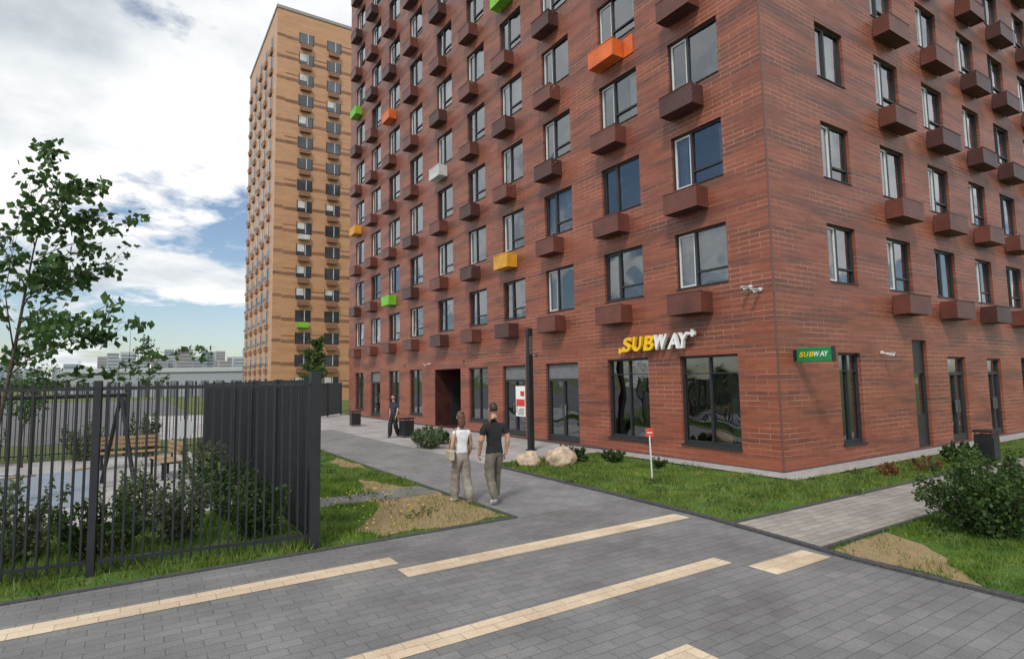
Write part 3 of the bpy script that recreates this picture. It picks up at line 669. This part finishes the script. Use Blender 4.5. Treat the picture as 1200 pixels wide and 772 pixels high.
# ------------------------------------------------------------------ street furniture
lp=empty('column_street_lamp',(-1.9,7.7,0)); b=MB()
b.box(-.13,.13,-.13,.13,0,.03); b.box(-.085,.085,-.085,.085,.03,3.1); b.box(-.075,.075,-.075,.075,3.1,3.14); b.box(-.075,-.055,-.075,.075,3.14,3.75); b.box(.055,.075,-.075,.075,3.14,3.75); b.box(-.085,.085,-.085,.085,3.75,4.0)
b.obj('column',[M_metal],lp); b=MB(); b.box(-.05,.05,-.07,.07,3.141,3.749); b.obj('diffuser',[simple('lamp_diffuser',(.12,.12,.12),.3)],lp)
def bin_(loc,rot=0):
    e=empty('litter_bin',loc,rot); b=MB()
    b.box(-.24,.24,-.2,.2,.06,.68); b.box(-.26,.26,-.22,.22,.74,.80)
    for x in (-.22,.2):
        for y in (-.18,.16): b.box(x,x+.02,y,y+.02,.68,.74); b.box(x,x+.02,y,y+.02,0,.06)
    b.box(-.2,.2,-.215,-.203,.12,.6); b.obj('body_and_lid',[M_metal],e,bevel=.006)
bin_((-3.3,14.8,0),.2); bin_((5.9,-2.0,0)); bin_((-3.0,22.5,0))
st=empty('lawn_marker_sign',(-3.0,1.3,0)); b=MB()
b.tube([(0,0,-.05),(-.03,.01,1.0)],[.018,.018],8,0)
b.obj('stake',[M_white],st); b=MB(); b.box(-.12,.06,-.02,-.006,.97,1.16,0); b.box(-.09,.03,-.024,-.0205,1.05,1.07,1)
o=b.obj('plate',[simple('sign_red',(.6,.07,.04)),Mwh],st); o.rotation_euler=(0,0,-.57)
from mathutils import noise as nz
def boulder(loc,sx,sy,sz,seed):
    bm=bmesh.new(); bmesh.ops.create_icosphere(bm,subdivisions=4,radius=1)
    for v in bm.verts:
        p=v.co.copy(); q=p*1.1+Vector((seed,seed*2,0)); k=1+.28*nz.noise(q)+.12*nz.noise(q*2.6)+.04*nz.noise(q*7)
        v.co=Vector((p.x*sx,p.y*sy,p.z*sz))*k
    me=bpy.data.meshes.new('boulder'); bm.to_mesh(me); bm.free(); me.materials.append(M_stone)
    me.polygons.foreach_set('use_smooth',[True]*len(me.polygons)); o=bpy.data.objects.new('boulder',me); o.location=loc; o.rotation_euler=(0,0,seed); link(o)
boulder((-3.9,4.95,.12),.36,.30,.25,1); boulder((-3.15,4.55,.14),.46,.36,.32,2)

# ------------------------------------------------------------------ distance
b=MB()
def rbox(b,p,q,dep,h,m=0,z0=-.1):
    p=Vector((*p[:2],0));q=Vector((*q[:2],0)); d=(q-p).normalized(); n=Vector((-d.y,d.x,0))*dep; a=[p,q,q+n,p+n]; k=len(b.v)
    b.v+=[(v.x,v.y,z0) for v in a]+[(v.x,v.y,h) for v in a]
    for f in ((4,5,6,7),(0,1,5,4),(1,2,6,5),(2,3,7,6),(3,0,4,7)): b.f.append(tuple(k+i for i in f)); b.m.append(m)
wh=empty('low_warehouse'); A_=Vector((-26,142)); B_=Vector((5.7,122.6)); rbox(b,A_,B_,20,5.0,0); rbox(b,A_-Vector((.1,.3)),B_-Vector((.1,.3)),20.6,5.9,2,5.0)
for i in range(12):
    p=A_.lerp(B_,i/12+.02); q=A_.lerp(B_,i/12+.06)
    rbox(b,(p.x,p.y-.3),(q.x,q.y-.3),.2,3.2,1)
b.obj('walls',[simple('warehouse_grey',(.30,.33,.36),.6),simple('warehouse_dark',(.14,.15,.17)),simple('warehouse_fascia',(.42,.45,.47),.5)],wh)
C0=np.array([-12.9,-8.28])
def dirpx(x): return np.array([-.195+.00123*x,1.316-.00079*x])
b=MB(); rs=random.Random(4)
for x in list(range(-60,290,6)):
    if rs.random()<.25 : continue
    d=1500+rs.uniform(0,500); p=C0+dirpx(x)*d; w=rs.uniform(6,20); h=rs.uniform(58,96)*(d/1500)
    if x<115: h*=.75
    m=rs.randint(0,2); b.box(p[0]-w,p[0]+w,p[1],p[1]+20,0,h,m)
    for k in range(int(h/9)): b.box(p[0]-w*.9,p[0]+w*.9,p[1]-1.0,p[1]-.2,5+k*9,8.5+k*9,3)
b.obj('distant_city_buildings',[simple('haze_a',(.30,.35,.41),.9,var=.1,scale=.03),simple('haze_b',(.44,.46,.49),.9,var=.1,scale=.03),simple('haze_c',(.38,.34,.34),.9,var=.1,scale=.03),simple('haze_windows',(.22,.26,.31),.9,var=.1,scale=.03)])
C=[]; np.random.seed(3)
for x in np.arange(-200,330,1.6):
    d=420+np.random.uniform(-60,60); p=C0+dirpx(x)*d; k=26; h=np.random.uniform(4,9)
    C.append(np.stack([p[0]+np.random.normal(0,3.0,k),p[1]+np.random.normal(0,3,k),np.random.uniform(0,h,k)],1))
trimesh('distant_treeline',leafquads(np.concatenate(C),3.0),4,leaf_mat('distant_leaf',(.07,.11,.07),(.12,.16,.11),.1,.1))

# ------------------------------------------------------------------ people
M_skin=simple('skin',(.52,.29,.20),.5,var=.05); M_hairb=simple('hair_brown',(.13,.06,.035),.55,var=.35,scale=60); M_haird=simple('hair_dark',(.03,.02,.016),.55,var=.3,scale=60)
M_black=simple('cloth_black',(.014,.014,.017),.85,var=.3,scale=8); M_olive=simple('cloth_olive',(.15,.135,.11),.85,var=.25,scale=9)
M_wtop=simple('cloth_white',(.74,.74,.77),.8,var=.08,scale=9); M_gtrous=simple('cloth_grey',(.27,.24,.21),.85,var=.22,scale=9)
M_shoe=simple('shoe_white',(.6,.6,.6),.5); M_shoed=simple('shoe_dark',(.07,.07,.07),.5); M_bag=simple('bag_tan',(.46,.39,.30),.6)
M_blue=simple('cloth_navy',(.03,.035,.06),.85); M_lips=simple('lips',(.4,.13,.11))
def person(name,loc,rot,scale,top,trou,shoe,hair,female=False,phase=1,sleeve=.6):
    e=empty(name,loc,rot); e.scale=(scale,)*3
    f=female; sw=.155 if f else .19; hw=.085 if f else .095
    g=phase
    J={'pel':((0,0,.95),(.16,.12) if f else (.165,.13)),'wai':((0,0,1.10),(.12,.10) if f else (.155,.115)),'che':((0,.01,1.30),(.145,.11) if f else (.185,.125)),
       'nb':((0,-.01,1.46),(.075,.07)),'nk':((0,.0,1.53),(.052,.052)),'hd':((0,.015,1.62),(.06,.065))}
    E=[('pel','wai','T'),('wai','che','T'),('che','nb','T'),('nb','nk','N'),('nk','hd','N')]
    for s,n in ((-1,'l'),(1,'r')):
        k=g*s
        fw=.13 if k>0 else -.10
        J[n+'sh']=((s*sw,-.01,1.405),(.062 if f else .08,)*2); J[n+'el']=((s*(sw+.065),-.02-fw*.35,1.13),(.04 if f else .054,)*2)
        J[n+'wr']=((s*(sw+.045),.07-fw*.6,.90),(.025 if f else .033,)*2); J[n+'pa']=((s*(sw+.04),.09-fw*.65,.845),(.028 if f else .035,)*2)
        E+=[('che',n+'sh','T'),(n+'sh',n+'el','U'),(n+'el',n+'wr','A'),(n+'wr',n+'pa','A')]
        kr=.10 if f else .09; ar=.10 if f else .078
        if k>0: kn,an,to=(s*(hw+.005),.13,.50),(s*hw,.16,.125),(s*(hw+.02),.31,.045)
        else: kn,an,to=(s*(hw+.005),-.0,.50),(s*hw,-.20,.16),(s*(hw+.02),-.08,.045)
        J[n+'hi']=((s*hw,.0,.87),(.125 if f else .12,)*2); J[n+'kn']=(kn,(kr,)*2); J[n+'an']=(an,(ar,)*2); J[n+'he']=((an[0],an[1]-.02,an[2]-.075),(.045,)*2); J[n+'to']=(to,(.045,.038))
        E+=[('pel',n+'hi','P'),(n+'hi',n+'kn','P'),(n+'kn',n+'an','P'),(n+'an',n+'he','S'),(n+'he',n+'to','S')]
    names=list(J); idx={n:i for i,n in enumerate(names)}
    me=bpy.data.meshes.new('t'); me.from_pydata([J[n][0] for n in names],[(idx[a],idx[c]) for a,c,_ in E],[]); o=bpy.data.objects.new('t',me); COL.objects.link(o)
    sm=o.modifiers.new('s','SKIN'); sm.use_smooth_shade=True; sm.branch_smoothing=.6
    for i,n in enumerate(names):
        sv=me.skin_vertices[0].data[i]; sv.radius=J[n][1]; sv.use_root=(n=='pel')
    ss=o.modifiers.new('u','SUBSURF'); ss.levels=3; ss.render_levels=3
    bpy.context.view_layer.update(); dg=bpy.context.evaluated_depsgraph_get(); m2=bpy.data.meshes.new_from_object(o.evaluated_get(dg)); bpy.data.objects.remove(o)
    m2.name='body'; m2.materials.clear()
    for m in (M_skin,top,trou,shoe): m2.materials.append(m)
    A0=np.array([J[a][0] for a,c,t in E]); B0=np.array([J[c][0] for a,c,t in E]); R0=np.array([min(J[a][1][0],J[c][1][0]) for a,c,t in E]); AB=B0-A0; LL=(AB**2).sum(1)
    for p in m2.polygons:
        c=np.array(p.center); tt_=np.clip(((c-A0)*AB).sum(1)/LL,0,1); ds=np.linalg.norm(c-(A0+AB*tt_[:,None]),axis=1)-R0*.8
        i=int(ds.argmin()); t=E[i][2]; tt=tt_[i]; cz=c[2]
        if t=='T': mi=1
        elif t=='N': mi=1 if cz<1.475 else 0
        elif t=='U': mi=1 if tt<sleeve else 0
        elif t=='A': mi=0
        elif t=='P': mi=2
        else: mi=3
        if t in 'TP': mi=1 if cz>(.90 if not f else 1.0) else 2
        if cz<.09: mi=3
        p.material_index=mi; p.use_smooth=True
    for v in m2.vertices:
        z=v.co.z
        if .1<z<1.42 and abs(v.co.x)<.35:
            v.co+=v.normal*(.014*nz.noise(Vector((v.co.x*7,v.co.y*7,z*11))))
    link(bpy.data.objects.new('body',m2),e)
    b=MB()
    for s,n in ((-1,'l'),(1,'r')):
        pa=Vector(J[n+'pa'][0])
        for i in range(4):
            y=(i-1.5)*.018; L=(.072,.08,.076,.06)[3-i]; p0=pa+Vector((0,y,-.012))
            b.tube([p0,p0+Vector((-s*.004,y*.1,-L*.45)),p0+Vector((-s*.014,y*.1,-L*.8)),p0+Vector((-s*.026,y*.1,-L*1.0))],[.0095,.009,.008,.005],8,0)
        p0=pa+Vector((0,.02,.02)); b.tube([p0,p0+Vector((-s*.006,.025,-.025)),p0+Vector((-s*.012,.032,-.055))],[.012,.010,.006],8,0)
    b.obj('hands',[M_skin],e,smooth=True)
    hc=Vector((0,.03,1.685))
    def ball(name,rx,ry,rz,c,mat,fn=None,sub=4):
        bm=bmesh.new(); bmesh.ops.create_icosphere(bm,subdivisions=sub,radius=1)
        for v in bm.verts:
            p=v.co.copy()
            if fn: p=fn(p)
            v.co=Vector((p.x*rx,p.y*ry,p.z*rz))+c
        m=bpy.data.meshes.new(name); bm.to_mesh(m); bm.free(); m.materials.append(mat); m.polygons.foreach_set('use_smooth',[True]*len(m.polygons)); return link(bpy.data.objects.new(name,m),e)
    def headf(p):
        if p.z<0: p.x*=1+.28*p.z; p.y*=1+.12*p.z
        if p.y>.85 and abs(p.x)<.2 and -.35<p.z<.1: p.y+=.16*(1-abs(p.x)/.2)*(.1-p.z)/.45
        if p.y>.6 and abs(abs(p.x)-.38)<.18 and 0<p.z<.22: p.y-=.06
        return p
    ball('head',.074,.093,.112,hc,M_skin,headf)
    for s in (-1,1):
        ball('ear',.010,.022,.032,hc+Vector((s*.076,-.005,-.005)),M_skin,None,2)
        ball('eye',.012,.008,.009,hc+Vector((s*.028,.083,.008)),M_shoe,None,2); ball('pupil',.005,.004,.005,hc+Vector((s*.028,.0905,.008)),M_haird,None,2)
    ball('mouth',.024,.006,.007,hc+Vector((0,.083,-.058)),M_lips,None,2)
    def hairf(p):
        k=1+.03*nz.noise(p*6)+.015*nz.noise(p*14)
        if p.y>.15 and p.z<.42: p=Vector((p.x*.8,.15,p.z))
        if not f and p.z<-.35: p=Vector((p.x*.86,p.y*.86,-.35+(p.z+.35)*.3))
        return p*k
    ball('hair',.081,.101,.119 if f else .117,hc+Vector((0,-.008,.010)),hair,hairf)
    if f:
        ball('hair_length',.078,.045,.13,hc+Vector((0,-.062,-.09)),hair,lambda p:p*(1+.08*nz.noise(p*4)))
        ball('hair_bun',.04,.038,.036,hc+Vector((0,-.075,.095)),hair,lambda p:p*(1+.1*nz.noise(p*5)))
    return e
man=person('walking_man',(-7.12,1.36,0),-.10,1.04,M_black,M_olive,M_shoe,M_haird,False,1,.62)
wom=person('walking_woman',(-7.63,1.72,0),-.10,.955,M_wtop,M_gtrous,M_shoe,M_hairb,True,-1,.08)
b=MB()
b.box(-.30,-.20,-.16,.10,.86,1.06); b.obj('shoulder_bag',[M_bag],wom,bevel=.02)
b=MB(); b.tube([(-.25,-.12,1.05),(-.21,-.12,1.25),(-.14,-.05,1.475),(-.19,.08,1.3),(-.25,.08,1.05)],[.008]*5,6); b.obj('bag_strap',[M_bag],wom,smooth=True)
person('walking_pedestrian',(-3.75,15.1,0),2.2,.98,M_blue,M_black,M_shoed,M_haird,True,1,.6)

# ------------------------------------------------------------------ world, sun, camera
W=bpy.data.worlds.new('World'); S.world=W; W.use_nodes=True; nt=W.node_tree; nt.nodes.clear()
out=N(nt,'ShaderNodeOutputWorld'); sky=N(nt,'ShaderNodeTexSky',sky_type='NISHITA'); sky.sun_disc=False
EL=math.radians(48); AZ=math.radians(232)
sky.sun_elevation=EL; sky.sun_rotation=AZ; sky.air_density=1.0; sky.dust_density=1.0
bg=N(nt,'ShaderNodeBackground'); bg.inputs[1].default_value=.13; nt.links.new(sky.outputs[0],bg.inputs[0])
tc=N(nt,'ShaderNodeTexCoord'); sp=N(nt,'ShaderNodeSeparateXYZ'); nt.links.new(tc.outputs['Generated'],sp.inputs[0])
mz=N(nt,'ShaderNodeMath',operation='MAXIMUM'); nt.links.new(sp.outputs[2],mz.inputs[0]); mz.inputs[1].default_value=0
az=N(nt,'ShaderNodeMath',operation='ADD'); nt.links.new(mz.outputs[0],az.inputs[0]); az.inputs[1].default_value=.20
dx=N(nt,'ShaderNodeMath',operation='DIVIDE'); dy=N(nt,'ShaderNodeMath',operation='DIVIDE')
nt.links.new(sp.outputs[0],dx.inputs[0]); nt.links.new(az.outputs[0],dx.inputs[1]); nt.links.new(sp.outputs[1],dy.inputs[0]); nt.links.new(az.outputs[0],dy.inputs[1])
cv=N(nt,'ShaderNodeCombineXYZ'); nt.links.new(dx.outputs[0],cv.inputs[0]); nt.links.new(dy.outputs[0],cv.inputs[1])
v=mapping(nt,cv.outputs[0],(1,1,1),(3.3,1.7,0))
dens=noise(nt,v,1.25,9,.58)
el=N(nt,'ShaderNodeMath',operation='MULTIPLY_ADD'); nt.links.new(mz.outputs[0],el.inputs[0]); el.inputs[1].default_value=.42; nt.links.new(dens,el.inputs[2])
mask=ramp(nt,el.outputs[0],[(.545,(0,0,0)),(.60,(1,1,1))])
sh=noise(nt,mapping(nt,cv.outputs[0],(1,1,1),(7.1,2.2,0)),1.3,9,.56)
ccol=ramp(nt,sh,[(.34,(.50,.55,.60)),(.45,(.74,.78,.81)),(.56,(1.0,1.0,1.0))])
bg2=N(nt,'ShaderNodeBackground'); bg2.inputs[1].default_value=1.08; nt.links.new(ccol,bg2.inputs[0])
mx=N(nt,'ShaderNodeMixShader'); nt.links.new(mask,mx.inputs[0]); nt.links.new(bg.outputs[0],mx.inputs[1]); nt.links.new(bg2.outputs[0],mx.inputs[2]); nt.links.new(mx.outputs[0],out.inputs[0])
sl=bpy.data.lights.new('sun','SUN'); sl.energy=2.1; sl.angle=math.radians(12); sl.color=(1,.95,.88)
so=link(bpy.data.objects.new('sun',sl)); sd=Vector((math.sin(AZ)*math.cos(EL),math.cos(AZ)*math.cos(EL),math.sin(EL)))
so.rotation_euler=sd.to_track_quat('Z','Y').to_euler(); so.location=(-30,-30,40)

f,pi_,ro,ya,cx,cy,h=683.2625,0.0859,-0.0165,0.5740,-12.9008,-8.2755,2.3070
fw=Vector((math.sin(ya)*math.cos(pi_),math.cos(ya)*math.cos(pi_),math.sin(pi_))); r0=Vector((math.cos(ya),-math.sin(ya),0)); u0=r0.cross(fw)
r=r0*math.cos(ro)+u0*math.sin(ro); u=-r0*math.sin(ro)+u0*math.cos(ro)
cd=bpy.data.cameras.new('camera'); cd.sensor_width=36; cd.lens=f/1200*36; cd.clip_end=6000; cd.clip_start=.1
co=link(bpy.data.objects.new('camera',cd)); bz=-fw
co.matrix_world=Matrix(((r.x,u.x,bz.x,cx),(r.y,u.y,bz.y,cy),(r.z,u.z,bz.z,h),(0,0,0,1)))
S.camera=co
